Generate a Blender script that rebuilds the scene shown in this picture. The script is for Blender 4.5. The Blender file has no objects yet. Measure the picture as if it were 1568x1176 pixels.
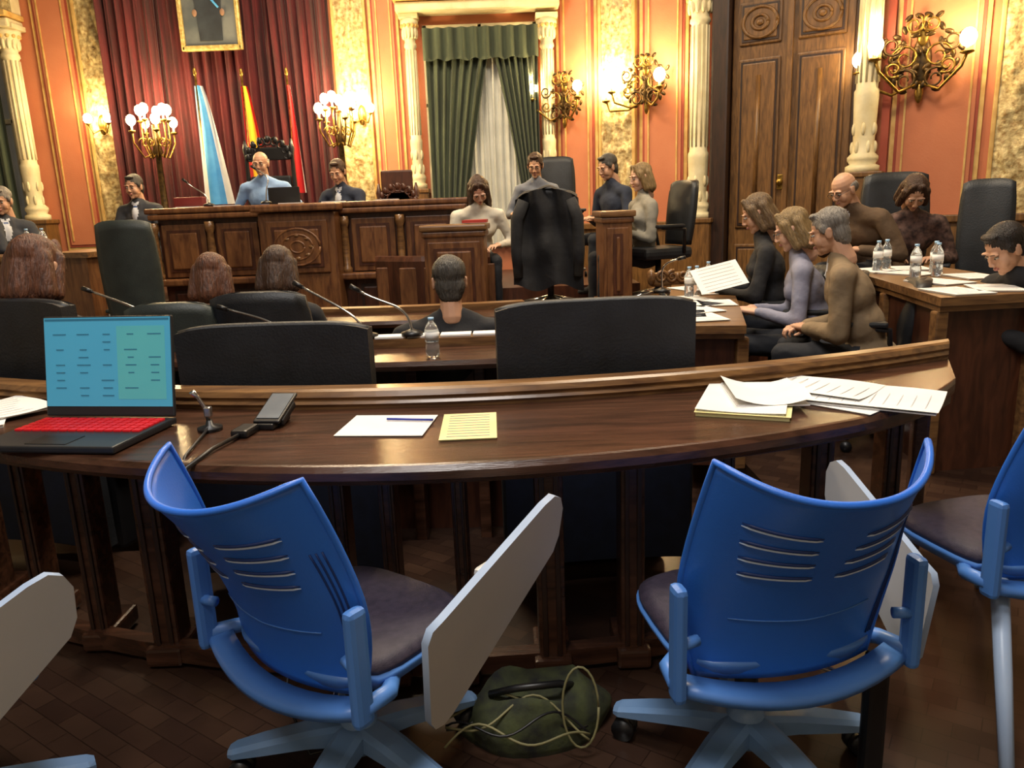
import bpy, bmesh, math, random
import numpy as np
from mathutils import Vector, Matrix, Euler, noise
random.seed(4)
SC=bpy.context.scene
COL=SC.collection
pi=math.pi
# ------------------------------------------------------------------ materials
def lin(h):
    h=h.lstrip('#'); o=[]
    for i in (0,2,4):
        c=int(h[i:i+2],16)/255
        o.append(c/12.92 if c<=0.04045 else ((c+0.055)/1.055)**2.4)
    return (*o,1)
def mat(name,c1,c2=None,rough=.5,metal=0,ns=6,stretch=(1,1,1),bump=0,bs=40,emit=0,ecol=None,trans=0,kind='noise',spec=.5,alpha=1,coat=0,sheen=0):
    m=bpy.data.materials.new(name); m.use_nodes=True
    nt=m.node_tree; b=nt.nodes['Principled BSDF']
    b.inputs['Roughness'].default_value=rough; b.inputs['Metallic'].default_value=metal
    b.inputs['Specular IOR Level'].default_value=spec
    b.inputs['Coat Weight'].default_value=coat
    b.inputs['Sheen Weight'].default_value=sheen
    tc=nt.nodes.new('ShaderNodeTexCoord'); mp=nt.nodes.new('ShaderNodeMapping')
    mp.inputs['Scale'].default_value=stretch
    nt.links.new(tc.outputs['Object'],mp.inputs['Vector'])
    c2=c2 or c1
    if kind=='voronoi':
        tx=nt.nodes.new('ShaderNodeTexVoronoi'); tx.inputs['Scale'].default_value=ns; o=tx.outputs['Distance']
    else:
        tx=nt.nodes.new('ShaderNodeTexNoise'); tx.inputs['Scale'].default_value=ns; tx.inputs['Detail'].default_value=5; o=tx.outputs['Fac']
        if kind=='wood': tx.inputs['Distortion'].default_value=.8
    nt.links.new(mp.outputs['Vector'],tx.inputs['Vector'])
    cr=nt.nodes.new('ShaderNodeValToRGB')
    cr.color_ramp.elements[0].position=.32 if kind!='voronoi' else .1
    cr.color_ramp.elements[1].position=.68
    cr.color_ramp.elements[0].color=lin(c1); cr.color_ramp.elements[1].color=lin(c2)
    nt.links.new(o,cr.inputs['Fac']); nt.links.new(cr.outputs['Color'],b.inputs['Base Color'])
    if bump:
        n2=nt.nodes.new('ShaderNodeTexNoise'); n2.inputs['Scale'].default_value=bs; n2.inputs['Detail'].default_value=4
        nt.links.new(mp.outputs['Vector'],n2.inputs['Vector'])
        bp=nt.nodes.new('ShaderNodeBump'); bp.inputs['Strength'].default_value=bump; bp.inputs['Distance'].default_value=.02
        nt.links.new(n2.outputs['Fac'],bp.inputs['Height']); nt.links.new(bp.outputs['Normal'],b.inputs['Normal'])
    if emit:
        b.inputs['Emission Color'].default_value=lin(ecol or c1); b.inputs['Emission Strength'].default_value=emit
    if trans: b.inputs['Transmission Weight'].default_value=trans
    return m
WOODN=mat('wood_near_desk','#2c1a11','#503325',rough=.25,ns=3,stretch=(1,9,9),kind='wood',bump=.08,bs=30)
WOODE=mat('wood_moulding','#553a25','#84603a',rough=.3,ns=4,stretch=(1,10,10),kind='wood')
WOODD=mat('wood_dais','#502d18','#7c522f',rough=.4,ns=4,stretch=(6,6,1.2),kind='wood',bump=.1)
WOODR=mat('wood_dais_dark','#351a0f','#532e1d',rough=.4,ns=4,stretch=(6,6,1.2),kind='wood')
WOODDOOR=mat('wood_door','#52371b','#7c5830',rough=.42,ns=5,stretch=(7,7,1),kind='wood',bump=.1)
WOODDK=mat('wood_dark','#1d100a','#351f14',rough=.45,ns=4,stretch=(7,7,1),kind='wood')
SALMON=mat('wall_salmon','#b66c4a','#c27a56',rough=.7,ns=2,bump=.1,bs=60)
SALDK=mat('wall_salmon_dark','#8f3d2c','#9c4937',rough=.7)
CREAM=mat('plaster_cream','#c9ba90','#ddd2ae',rough=.6,ns=5,bump=.15,bs=30)
PLAIN=mat('plaster_plain','#a8a193','#b5aea0',rough=.8,ns=3)
GOLDC=mat('carved_gilt','#907140','#e0cd96',rough=.55,ns=22,bump=.6,bs=30)  # dark ramp tone stands for shade in the carving's recesses, scattered by noise
OCHRE=mat('gilt_border','#b98f4e','#d3b06c',rough=.5,ns=9)
BRASS=mat('brass','#6b5020','#a98a44',rough=.35,metal=.85,ns=30)
BRONZE=mat('dark_bronze','#2c2012','#5c4726',rough=.4,metal=.7,ns=30)
GILT=mat('gilt_frame','#b29450','#e6d08c',rough=.35,metal=.4,ns=30)
REDV=mat('red_velvet','#33060c','#580e15',rough=.85,ns=3,stretch=(3,3,.6),sheen=.12)
GREENV=mat('green_velvet','#2a3324','#414b36',rough=.85,ns=3,stretch=(3,3,.6),sheen=.15)
SHEER=mat('sheer_curtain','#bcbdb4','#d2d2c9',rough=.9,ns=3)
BLUEP=mat('blue_plastic','#2766ca','#2f72d8',rough=.36,ns=2,bump=.05,bs=200)
BLUEL=mat('blue_plastic_light','#4474bd','#5384c8',rough=.38,ns=2)
SLOTM=mat('slot_gleam_paint','#b5cdf0','#c8dcf8',rough=.25)  # pale tone imitating light that gleams through the backrest slots
SLOTD=mat('slot_shade_paint','#0f2c66','#12326f',rough=.5)  # dark tone painting shade beside the slot lines, for depth
GREYB=mat('base_grey_blue','#6487b2','#7a98be',rough=.35,ns=5)
SEATM=mat('seat_fabric','#262030','#352d3c',rough=.6,ns=60,bump=.15,bs=300)
TABW=mat('tablet_laminate','#c0bfbb','#cccac5',rough=.35,ns=3)
TABG=mat('tablet_edge','#8fa2bf','#9db0ca',rough=.4)
BLACKL=mat('black_leather','#121417','#1c1f24',rough=.5,ns=8,bump=.12,bs=120)
BLACKP=mat('black_plastic','#0c0c0e','#17171a',rough=.4)
NAVYP=mat('navy_fabric','#0d1526','#141e34',rough=.7,ns=20)
BAGM=mat('bag_pattern','#0b0d10','#3c4220',rough=.8,ns=16,bump=.3,bs=20)
GREENL=mat('green_grey_leather','#242a28','#303734',rough=.5,ns=8,bump=.1,bs=120)
CHROME=mat('chrome','#9a9a98','#c4c4c2',rough=.2,metal=.9)
PAPER=mat('paper_white','#d8d6d2','#e6e4e0',rough=.8,ns=4)
PAPERY=mat('paper_yellow','#d6cc8e','#e2d9a2',rough=.8,ns=4)
INK=mat('ink_grey','#a2a3aa','#b5b6bd',rough=.8)
INKB=mat('ink_blue','#23308f','#2b3aa0',rough=.5)
BULB=mat('lit_bulb','#fff0c8',emit=60,ecol='#ffe2a4')
CANDLE=mat('candle_sleeve','#efe3c0','#f4ead0',rough=.5,emit=1.2,ecol='#ffdf9c')
SCREEN=mat('laptop_screen','#38829f','#458fa8',rough=.3,ns=2,emit=.4,ecol='#4292b0')
SCRL=mat('screen_lines','#2c6c88','#2c6c88',rough=.4,emit=.12)
SCRG=mat('screen_green_band','#47949a','#509c9c',rough=.4,emit=.38)
LAPB=mat('laptop_body','#1a1c20','#23262b',rough=.4)
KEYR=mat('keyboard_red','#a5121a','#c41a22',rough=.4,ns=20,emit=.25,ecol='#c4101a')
CLEAR=mat('clear_plastic','#dfe8ee',rough=.08,trans=.9,spec=.5)
CAPB=mat('bottle_cap','#8fb6d8','#9cc0de',rough=.4)
PORTR=mat('portrait_canvas','#454c52','#6a6e6e',rough=.6,ns=4)
PSUIT=mat('portrait_suit','#1f242c','#2f363f',rough=.6)
WHITE=mat('white_cloth','#d9d9d9','#e8e8e8',rough=.8)
FBLUE=mat('flag_blue','#3f8fd0','#58a3dc',rough=.8)
FRED=mat('flag_red','#b5141a','#c51c20',rough=.8)
FYEL=mat('flag_yellow','#e0a818','#ecb828',rough=.8)
CABLE=mat('cable_yellow','#6c6845','#837d56',rough=.6)
FLOOR=bpy.data.materials.new('parquet_floor'); FLOOR.use_nodes=True
nt=FLOOR.node_tree; b=nt.nodes['Principled BSDF']; b.inputs['Roughness'].default_value=.28
tc=nt.nodes.new('ShaderNodeTexCoord'); mp=nt.nodes.new('ShaderNodeMapping'); mp.inputs['Rotation'].default_value=(0,0,.6)
br=nt.nodes.new('ShaderNodeTexBrick'); br.inputs['Scale'].default_value=4; br.inputs['Color1'].default_value=lin('#33221b'); br.inputs['Color2'].default_value=lin('#453126'); br.inputs['Mortar'].default_value=lin('#22150f'); br.inputs['Mortar Size'].default_value=.005
ns_=nt.nodes.new('ShaderNodeTexNoise'); ns_.inputs['Scale'].default_value=5
mx=nt.nodes.new('ShaderNodeMixRGB'); mx.blend_type='MULTIPLY'; mx.inputs['Fac'].default_value=.5
nt.links.new(tc.outputs['Object'],mp.inputs['Vector']); nt.links.new(mp.outputs['Vector'],br.inputs['Vector']); nt.links.new(mp.outputs['Vector'],ns_.inputs['Vector'])
nt.links.new(br.outputs['Color'],mx.inputs['Color1']); nt.links.new(ns_.outputs['Fac'],mx.inputs['Color2']); nt.links.new(mx.outputs['Color'],b.inputs['Base Color'])
# ------------------------------------------------------------------ builder
class B:
    def __init__(s): s.v=[];s.f=[];s.m=[];s.sm=[];s.mats=[]
    def mi(s,m):
        if m not in s.mats: s.mats.append(m)
        return s.mats.index(m)
    def add(s,vs,fs,m,smooth=False,X=None):
        o=len(s.v); k=s.mi(m)
        for v in vs:
            v=Vector(v)
            if X is not None: v=X@v
            s.v.append(v)
        for f in fs: s.f.append([i+o for i in f]); s.m.append(k); s.sm.append(smooth)
    def box(s,c,sz,m,rz=0,bev=0,X=None,rot=None):
        bm=bmesh.new(); bmesh.ops.create_cube(bm,size=1)
        for v in bm.verts: v.co=Vector((v.co.x*sz[0],v.co.y*sz[1],v.co.z*sz[2]))
        if bev: bmesh.ops.bevel(bm,geom=bm.edges[:],offset=min(bev,min(sz)*.45),segments=2,affect='EDGES',profile=.6)
        T=Matrix.Translation(c)@(rot if rot is not None else Matrix.Rotation(rz,4,'Z'))
        if X is not None: T=X@T
        bm.verts.index_update()
        s.add([v.co.copy() for v in bm.verts],[[v.index for v in f.verts] for f in bm.faces],m,False,T); bm.free()
    def loft(s,rows,m,closed=True,caps=True,smooth=False,X=None,loop=False):
        n=len(rows[0]); vs=[p for r in rows for p in r]; fs=[]
        R=len(rows)
        for i in range(R if loop else R-1):
            a=i*n; c=((i+1)%R)*n
            for j in range(n if closed else n-1):
                k=(j+1)%n; fs.append([a+j,a+k,c+k,c+j])
        if caps and not loop and closed: fs.append(list(range(n))[::-1]); fs.append([ (R-1)*n+j for j in range(n)])
        s.add(vs,fs,m,smooth,X)
    def tube(s,pts,r,m,seg=8,X=None):
        pts=[Vector(p) for p in pts]; n=len(pts)
        if not hasattr(r,'__len__'): r=[r]*n
        rows=[]; up=None
        for i in range(n):
            d=(pts[min(i+1,n-1)]-pts[max(i-1,0)])
            d=d.normalized() if d.length>1e-9 else Vector((0,0,1))
            if up is None: up=Vector((0,0,1)) if abs(d.z)<.9 else Vector((1,0,0))
            a=up-d*up.dot(d)
            if a.length<1e-4: a=d.orthogonal()
            a.normalize(); bb=d.cross(a); up=a
            rows.append([pts[i]+(a*math.cos(t)+bb*math.sin(t))*r[i] for t in [2*pi*k/seg for k in range(seg)]])
        s.loft(rows,m,smooth=True,X=X)
    def cyl(s,p0,p1,r0,r1,m,seg=14,X=None): s.tube([p0,p1],[r0,r1],m,seg,X)
    def lathe(s,c,prof,m,seg=18,X=None):
        rows=[[(c[0]+r*math.cos(2*pi*k/seg),c[1]+r*math.sin(2*pi*k/seg),c[2]+z) for k in range(seg)] for r,z in prof]
        s.loft(rows,m,smooth=True,X=X)
    def ell(s,c,r,m,seg=14,rings=9,X=None,rot=None):
        rows=[]
        for i in range(rings+1):
            p=-pi/2+pi*i/rings; q=max(math.cos(p),.02)
            rows.append([Vector((r[0]*q*math.cos(2*pi*k/seg),r[1]*q*math.sin(2*pi*k/seg),r[2]*math.sin(p))) for k in range(seg)])
        if rot is not None: rows=[[rot@v for v in w] for w in rows]
        rows=[[v+Vector(c) for v in w] for w in rows]
        s.loft(rows,m,smooth=True,X=X)
    def prism(s,poly,z0,z1,m,X=None):
        n=len(poly)
        s.add([(p[0],p[1],z0) for p in poly]+[(p[0],p[1],z1) for p in poly],[[i,(i+1)%n,n+(i+1)%n,n+i] for i in range(n)]+[list(range(n))[::-1],list(range(n,2*n))],m,False,X)
    def grid(s,fn,nu,nv,m,smooth=True,X=None):
        vs=[fn(i/nu,j/nv) for j in range(nv+1) for i in range(nu+1)]
        s.add(vs,[[j*(nu+1)+i,j*(nu+1)+i+1,(j+1)*(nu+1)+i+1,(j+1)*(nu+1)+i] for j in range(nv) for i in range(nu)],m,smooth,X)
    def mesh(s,name,fix=True):
        me=bpy.data.meshes.new(name); me.from_pydata([tuple(v) for v in s.v],[],s.f)
        for m in s.mats: me.materials.append(m)
        me.polygons.foreach_set('material_index',s.m); me.polygons.foreach_set('use_smooth',s.sm)
        if fix:
            bm=bmesh.new(); bm.from_mesh(me); bmesh.ops.recalc_face_normals(bm,faces=bm.faces); bm.to_mesh(me); bm.free()
        me.update(); return me
    def obj(s,name,parent=None,loc=(0,0,0),rz=0,fix=True):
        o=bpy.data.objects.new(name,s.mesh(name,fix)); COL.objects.link(o)
        o.location=loc; o.rotation_euler=(0,0,rz)
        if parent: o.parent=parent
        return o
def empty(name,loc=(0,0,0),rz=0):
    e=bpy.data.objects.new(name,None); COL.objects.link(e); e.location=loc; e.rotation_euler=(0,0,rz); e.empty_display_size=.1; return e
# ------------------------------------------------------------------ organic bodies
SK=[mat('skin_%d'%i,a,c,rough=.55,ns=8) for i,(a,c) in enumerate((('#b98c70','#c5987a'),('#a87a60','#b5886c'),('#c49a80','#d0a68e')))]
LIP=mat('lips','#a56a60'); EYEW=mat('eye_white','#b8b2a8',rough=.3); IRIS=mat('iris','#2b1c12',rough=.2)
def cloth(n,a,c,bump=.45): return mat(n,a,c,rough=.85,ns=5,bump=bump,bs=11)
C={'shirtblue':cloth('shirt_blue','#7d9fcc','#95b3da'),'navy':cloth('suit_navy','#1a2132','#283042'),'charcoal':cloth('suit_charcoal','#2b2d32','#3b3d44'),
'white':cloth('sweater_white','#c2bcac','#d5cfc0'),'grey':cloth('sweater_grey','#686c75','#7c8089'),'greige':cloth('sweater_greige','#7f7b70','#918d82'),
'black':cloth('cloth_black','#111114','#1d1d21'),'beige':cloth('jacket_beige','#6e5c46','#847055'),'brown':cloth('jacket_brown','#4a3826','#5e4934'),
'lilac':cloth('shirt_lilac','#6f7084','#858698'),'pattern':mat('blouse_pattern','#2a1a17','#6b5046',rough=.8,ns=28,bump=.2),'tie':mat('tie_blue','#25406e','#31508a'),'shirt':cloth('shirt_white','#b6bac4','#c8ccd4',.1),
'jeans':cloth('trousers_dark','#14161c','#1f222a')}
def hairm(n,a,c): return mat(n,a,c,rough=.5,ns=30,stretch=(3,3,.5),bump=.5,bs=60)
HR={'red':hairm('hair_auburn','#3a1e12','#653a22'),'brown':hairm('hair_brown','#2c1a10','#4a301e'),'blond':hairm('hair_blond','#65502f','#8d744c'),'dblond':hairm('hair_darkblond','#4a3722','#6e5638'),'grey':hairm('hair_grey','#5c5650','#8a837a'),'black':hairm('hair_black','#120d0a','#261b15'),'dkgrey':hairm('hair_darkgrey','#2c2926','#4a4641')}
def capsule(b,p0,p1,r0,r1,m,seg=12):
    p0=Vector(p0);p1=Vector(p1);d=p1-p0;L=max(d.length,1e-4);d=d/L
    a=d.orthogonal().normalized();c=d.cross(a);rows=[]
    for q in(-90,-60,-30,0): 
        t=math.radians(q); rows.append((p0+d*r0*math.sin(t),max(r0*math.cos(t),r0*.03)))
    for q in(0,30,60,90):
        t=math.radians(q); rows.append((p1+d*r1*math.sin(t),max(r1*math.cos(t),r1*.03)))
    b.loft([[o+(a*math.cos(2*pi*k/seg)+c*math.sin(2*pi*k/seg))*r for k in range(seg)] for o,r in rows],m,smooth=True)
class Org:
    """organic blob: many primitives fused into one continuous skin, labelled by nearest primitive"""
    def __init__(s): s.b=B(); s.pr=[]
    def cap(s,p0,p1,r0,r1,lab): capsule(s.b,p0,p1,r0,r1,SK[0]); s.pr.append(('c',np.array(p0,float),np.array(p1,float),r0,r1,lab))
    def ell(s,c,r,lab,R=None):
        R=R or Matrix.Identity(3); s.b.ell(c,r,SK[0],rot=R); s.pr.append(('e',np.array(c,float),np.array(R.inverted()),np.array(r,float),0,lab))
    def bake(s,name,vox,mats,smooth=3,disp=None):
        me=s.b.mesh(name+'_src'); o=bpy.data.objects.new('tmp',me); COL.objects.link(o)
        r=o.modifiers.new('r','REMESH'); r.mode='VOXEL'; r.voxel_size=vox; r.use_smooth_shade=True
        if smooth: m=o.modifiers.new('s','SMOOTH'); m.iterations=smooth; m.factor=.5
        dg=bpy.context.evaluated_depsgraph_get(); out=bpy.data.meshes.new_from_object(o.evaluated_get(dg)); out.name=name
        bpy.data.objects.remove(o); bpy.data.meshes.remove(me)
        n=len(out.polygons); cen=np.zeros(n*3); out.polygons.foreach_get('center',cen); cen=cen.reshape(-1,3)
        best=np.full(n,1e9); lab=np.zeros(n,int)
        for p in s.pr:
            if p[0]=='c':
                d=p[2]-p[1]; L=max(d@d,1e-9); t=np.clip(((cen-p[1])@d)/L,0,1); dist=np.linalg.norm(cen-(p[1]+t[:,None]*d),axis=1)-(p[3]+(p[4]-p[3])*t)
            else:
                q=(cen-p[1])@p[2].T; dist=(np.linalg.norm(q/p[3],axis=1)-1)*p[3].min()
            k=dist<best; best[k]=dist[k]; lab[k]=p[5]
        out.materials.clear()
        for m in mats: out.materials.append(m)
        out.polygons.foreach_set('material_index',lab.astype(np.int32)); out.polygons.foreach_set('use_smooth',[True]*n)
        if disp:
            for v in out.vertices: v.co=v.co+v.normal*disp(v.co)
        out.update(); return out
def make_head(fem):
    o=Org(); j=.9 if fem else 1
    o.ell((0,-.014,.03),(.072,.092,.082),0); o.ell((0,.014,-.025),(.06*j+.003,.072,.082),0); o.ell((0,.034,-.075),(.043*j,.043,.036),0); o.ell((0,.062,-.097),(.018,.018,.016),0)
    for s in(-1,1):
        o.ell((s*.03,.077,.021),(.026,.013,.008),0); o.ell((s*.034,.052,-.035),(.025,.026,.034),0)
        o.ell((s*.075,-.005,-.008),(.01,.02,.032),0); o.ell((s*.079,-.012,.006),(.006,.014,.016),0); o.ell((s*.0115,.094,-.036),(.008,.009,.008),0)
    o.cap((0,.082,.012),(0,.099,-.03),.0065,.010,0)
    o.ell((0,.0865,-.0585),(.0165,.009,.0045),1); o.ell((0,.0855,-.066),(.015,.0095,.005),1)
    o.cap((0,-.03,-.06),(0,-.045,-.17),.05*j,.056*j,0)
    return o.bake('head_fem' if fem else 'head_masc',.0045,[SK[0],LIP],2)
HEAD=[make_head(False),make_head(True)]
def make_hair(style):
    o=Org(); s_=(-1,1)
    if style!='bald': o.ell((0,-.024,.046),(.081,.096,.08),0); o.ell((0,-.052,-.02),(.073,.056,.072),0)
    if style=='short':
        o.ell((0,-.06,-.06),(.058,.04,.045),0)
        for s in s_: o.ell((s*.07,.01,.02),(.012,.03,.03),0)
        o.ell((0,.045,.098),(.05,.03,.018),0)
    if style=='bald':
        o.ell((0,-.058,-.005),(.076,.052,.05),0)
        for s in s_: o.ell((s*.07,-.03,.01),(.012,.04,.03),0)
    if style in('long','bob'):
        L=.2 if style=='long' else .1
        for s in s_:
            o.cap((s*.066,.02,.04),(s*.083,.0,-L),.026,.026,0); o.cap((s*.03,.045,.1),(s*.074,.035,.0),.02,.016,0); o.cap((s*.06,-.05,.03),(s*.08,-.055,-L),.035,.036,0)
        o.ell((0,-.065,-.04),(.08,.045,.1+L*.35),0); o.cap((0,-.07,0),(0,-.085,-L),.05,.05,0)
    def d(c):
        a=math.atan2(c.x,-c.y)
        return .0012*math.sin(a*40+1.5*math.sin(c.z*18))+.0025*noise.noise(c*16)
    return o.bake('hair_'+style,.0065,[HR['brown']],5,d)
HAIR={k:make_hair(k) for k in('short','bald','long','bob')}
def make_hand(side,curl):
    o=Org()
    kn=[(-.031,.082,0,.062,.0085),(-.0105,.09,.002,.073,.009),(.0105,.087,.001,.068,.0088),(.03,.078,-.001,.053,.0078)]
    for x,y,z,L,r in kn:
        x*=side
        o.cap((x*.55,.0,0),(x,y,z),.016,.0125,0)
        p=Vector((x,y,z)); a=curl*.5
        for k,f in enumerate((.45,.3,.25)):
            q=p+Vector((x*.06,math.cos(a),-math.sin(a)))*L*f; o.cap(p,q,r*(1-.1*k),r*(.92-.1*k),0); p=q; a+=curl
    o.cap((0,-.02,0),(0,.02,0),.024,.026,0)
    t0=Vector((-side*.022,.02,-.006)); t1=t0+Vector((-side*.03,.03,-.012)); t2=t1+Vector((-side*.012,.03,-.006)); t3=t2+Vector((-side*.002,.024,-.004))
    o.cap(t0,t1,.014,.0115,0); o.cap(t1,t2,.011,.0095,0); o.cap(t2,t3,.0095,.008,0)
    return o.bake('hand',.004,[SK[0]],1)
HAND={(s,c):make_hand(s,c) for s in(-1,1) for c in(.35,.8)}
def inst(me,name,parent,M,mats):
    m=me.copy()
    for i,x in enumerate(mats): m.materials[i]=x
    o=bpy.data.objects.new(name,m); COL.objects.link(o); o.parent=parent; o.matrix_local=M; return o
def person(name,head,rz,top,hair,style,lean=10,skin=0,fem=False,hands=None,hp=14,hy=0,pants='jeans',suit=False,sc=1.0,vneck=None,tie='tie',curl=.35,legs=True,knee=.44,ptilt=0,bulk=1.0,glasses=False,jacket=False):
    rz=math.radians(rz); ln=math.radians(lean); sp=Vector((0,math.sin(ln),math.cos(ln)))
    fw=Vector((0,math.cos(ln),-math.sin(ln)))
    w=(.88 if fem else 1.0)*bulk
    nb=sp*.53; hd=nb+Vector((0,math.sin(ln*.8+.12),math.cos(ln*.8+.12)))*.165
    R=Matrix.Rotation(rz,3,'Z'); hip=Vector(head)-R@(hd*sc)
    root=empty(name,hip,rz); root.scale=(sc,sc,sc)
    RT=Matrix.Rotation(-ln,3,'X')
    o=Org(); g=.008 if (jacket or suit) else 0
    o.ell((0,-.01,.0),(.17*(w+.04),.125,.11),1 if not (suit or jacket) else 0)
    o.ell(sp*.17,(.145*w+g*2,.108+g*2,.14),0,RT); o.ell(sp*.34+fw*.005,(.172*w,.118+g,.15),0,RT)
    if fem:
        for s in(-1,1): o.ell(sp*.34+fw*.08+Vector((s*.065,0,0)),(.06,.05,.06),0,RT)
    o.cap(sp*.455+Vector((-.15*w,0,0)),sp*.455+Vector((.15*w,0,0)),.062+g,.062+g,0)
    for s in(-1,1): o.cap(sp*.46+Vector((s*.13*w,0,0)),sp*.53+Vector((s*.03,0,0)),.05,.045,0)
    o.cap(sp*.48,sp*.55,.062,.056,0)     # collar
    hs=hands or [(-.14,.36,.16),(.14,.36,.16)]
    wr=[]
    for s,T in zip((-1,1),hs):
        S=sp*.45+Vector((s*.185*w,0,0)); T=Vector(T); d=T-S; L=min(d.length,.535); d.normalize(); Tw=S+d*L
        l1,l2=.285,.255; a=(l1*l1-l2*l2+L*L)/(2*L); h=math.sqrt(max(l1*l1-a*a,0))
        pole=Vector((s*.55,-.35,-1)); pole=(pole-d*pole.dot(d)).normalized(); E=S+d*a+pole*h
        o.cap(S,E,.056+g,.046+g,0); o.cap(E,Tw,.045+g,.034+g*.7,0); wr.append((s,E,Tw))
    if suit:
        o.ell(sp*.40+fw*.1,(.034,.035,.1),2,RT); o.cap(sp*.5+fw*.078,sp*.26+fw*.13,.012,.018,3)
        for s in(-1,1): o.cap(sp*.53+fw*.045+Vector((s*.045,0,0)),sp*.3+fw*.125+Vector((s*.03,0,0)),.018,.02,0)
        for s in(-1,1): o.cap(sp*.54+fw*.03+Vector((s*.035,0,0)),sp*.52+fw*.065+Vector((s*.012,0,0)),.015,.012,2)
    elif vneck:
        o.cap(sp*.55+fw*.045,sp*.48+fw*.085,.02,.012,2)
        for s in(-1,1): o.cap(sp*.55+fw*.03+Vector((s*.045,0,0)),sp*.36+fw*.12+Vector((s*.035,0,0)),.018,.016,0)
    if legs:
        for s in(-1,1):
            H=Vector((s*.09,0,-.015)); K=Vector((s*.11,knee,.01)); A=K+Vector((0,.02,-.42))
            o.cap(H,K,.085,.06,1); o.cap(K,A,.056,.042,1); o.cap(A+Vector((0,-.02,-.04)),A+Vector((0,.15,-.055)),.036,.03,4)
    sd=random.random()*50
    me=o.bake(name+'_body',.015,[C[top],C[pants],C['shirt'],C[tie],C['black']],3,lambda c:.008*noise.noise(c*9+Vector((sd,0,0)))+.003*noise.noise(c*26))
    bo=bpy.data.objects.new('body',me); COL.objects.link(bo); bo.parent=root
    HM=Matrix.Translation(hd)@Matrix.Rotation(math.radians(hy),4,'Z')@Matrix.Rotation(-math.radians(hp),4,'X')@Matrix.Rotation(math.radians(ptilt),4,'Y')
    inst(HEAD[int(fem)],'head',root,HM,[SK[skin],LIP]); inst(HAIR[style],'hair',root,HM,[HR[hair]])
    eb=B()
    for s in(-1,1):
        eb.ell((s*.03,.0755,.002),(.0125,.0115,.0065),EYEW,10,6); eb.ell((s*.03,.0855,.001),(.0055,.003,.0052),IRIS,8,5)
        eb.tube([(s*.015,.09,.022),(s*.03,.092,.026),(s*.045,.082,.021)],.0028,HR['grey' if hair=='grey' else 'brown'],6)
        if glasses:
            eb.tube([(s*.031+.02*math.cos(2*pi*k/12),.1,.0+.015*math.sin(2*pi*k/12)) for k in range(13)],.0015,BLACKP,6); eb.tube([(s*.051,.1,.004),(s*.078,.02,.006)],.0015,BLACKP,6)
    if glasses: eb.tube([(-.011,.1,.004),(.011,.1,.004)],.0015,BLACKP,6)
    eo=eb.obj('eyes',root); eo.matrix_local=HM
    for s,E,T in wr:
        y=(T-E).normalized(); y.z*=.5; y.normalize(); x=y.cross(Vector((0,0,1))).normalized(); z=x.cross(y)
        M=Matrix(((x.x,y.x,z.x,0),(x.y,y.y,z.y,0),(x.z,y.z,z.z,0),(0,0,0,1))); M=Matrix.Translation(T+y*.02)@M
        inst(HAND[(s,curl)],'hand_left' if s<0 else 'hand_right',root,M,[SK[skin]])
    return root
# dais
person('councillor_man',(-3.77,8.1,1.69),172,'charcoal','dkgrey','short',10,suit=True,hands=[(-.13,.36,.3),(.13,.36,.3)],hp=10)
person('president_man',(-2.46,8.1,1.87),180,'shirtblue','grey','bald',14,skin=0,hands=[(-.34,.3,.2),(.32,.28,.2)],tie='shirtblue',bulk=1.12,hp=10,glasses=True)
person('secretary_man',(-1.69,8.1,1.76),160,'navy','brown','short',14,suit=True,hands=[(-.1,.38,.25),(.16,.38,.25)],bulk=1.08,hp=22,hy=10)
person('clerk_woman',(.32,8.1,1.75),170,'grey','brown','short',12,fem=True,hands=[(-.22,.3,.2),(.22,.3,.2)],hp=22,bulk=1.1,glasses=True)
person('stenographer_woman',(-.23,7.0,1.5),190,'white','brown','long',26,fem=True,hp=44,hands=[(-.16,.34,.14),(.08,.38,.12)],skin=2,bulk=1.2,ptilt=8)
person('councillor_man',(.98,7.55,1.68),122,'navy','dkgrey','short',14,hands=[(-.12,.36,.2),(.12,.3,.2)],hp=18,bulk=1.08)
person('blond_woman',(1.2,7.0,1.56),105,'greige','blond','bob',2,fem=True,hands=[(-.02,.2,.22),(.06,.24,.2)],skin=2,bulk=1.12,hp=12)
person('councillor_man',(-4.5,7.1,1.57),-140,'charcoal','grey','short',12,suit=True,hands=[(-.13,.36,.25),(.08,.2,.5)],hy=-30)
# front rows seen from behind
person('auburn_haired_woman',(-1.88,3.12,1.18),-8,'black','red','bob',4,fem=True,sc=1.06)
person('auburn_haired_woman',(-1.54,4.05,1.05),5,'black','red','bob',4,fem=True)
person('brown_haired_woman',(-1.22,4.15,1.07),0,'black','brown','bob',4,fem=True)
person('councillor_man',(-.3,3.95,.99),6,'black','dkgrey','short',10,sc=1.08,bulk=1.25,hands=[(-.3,.34,.2),(.3,.34,.2)],hp=4)
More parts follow.
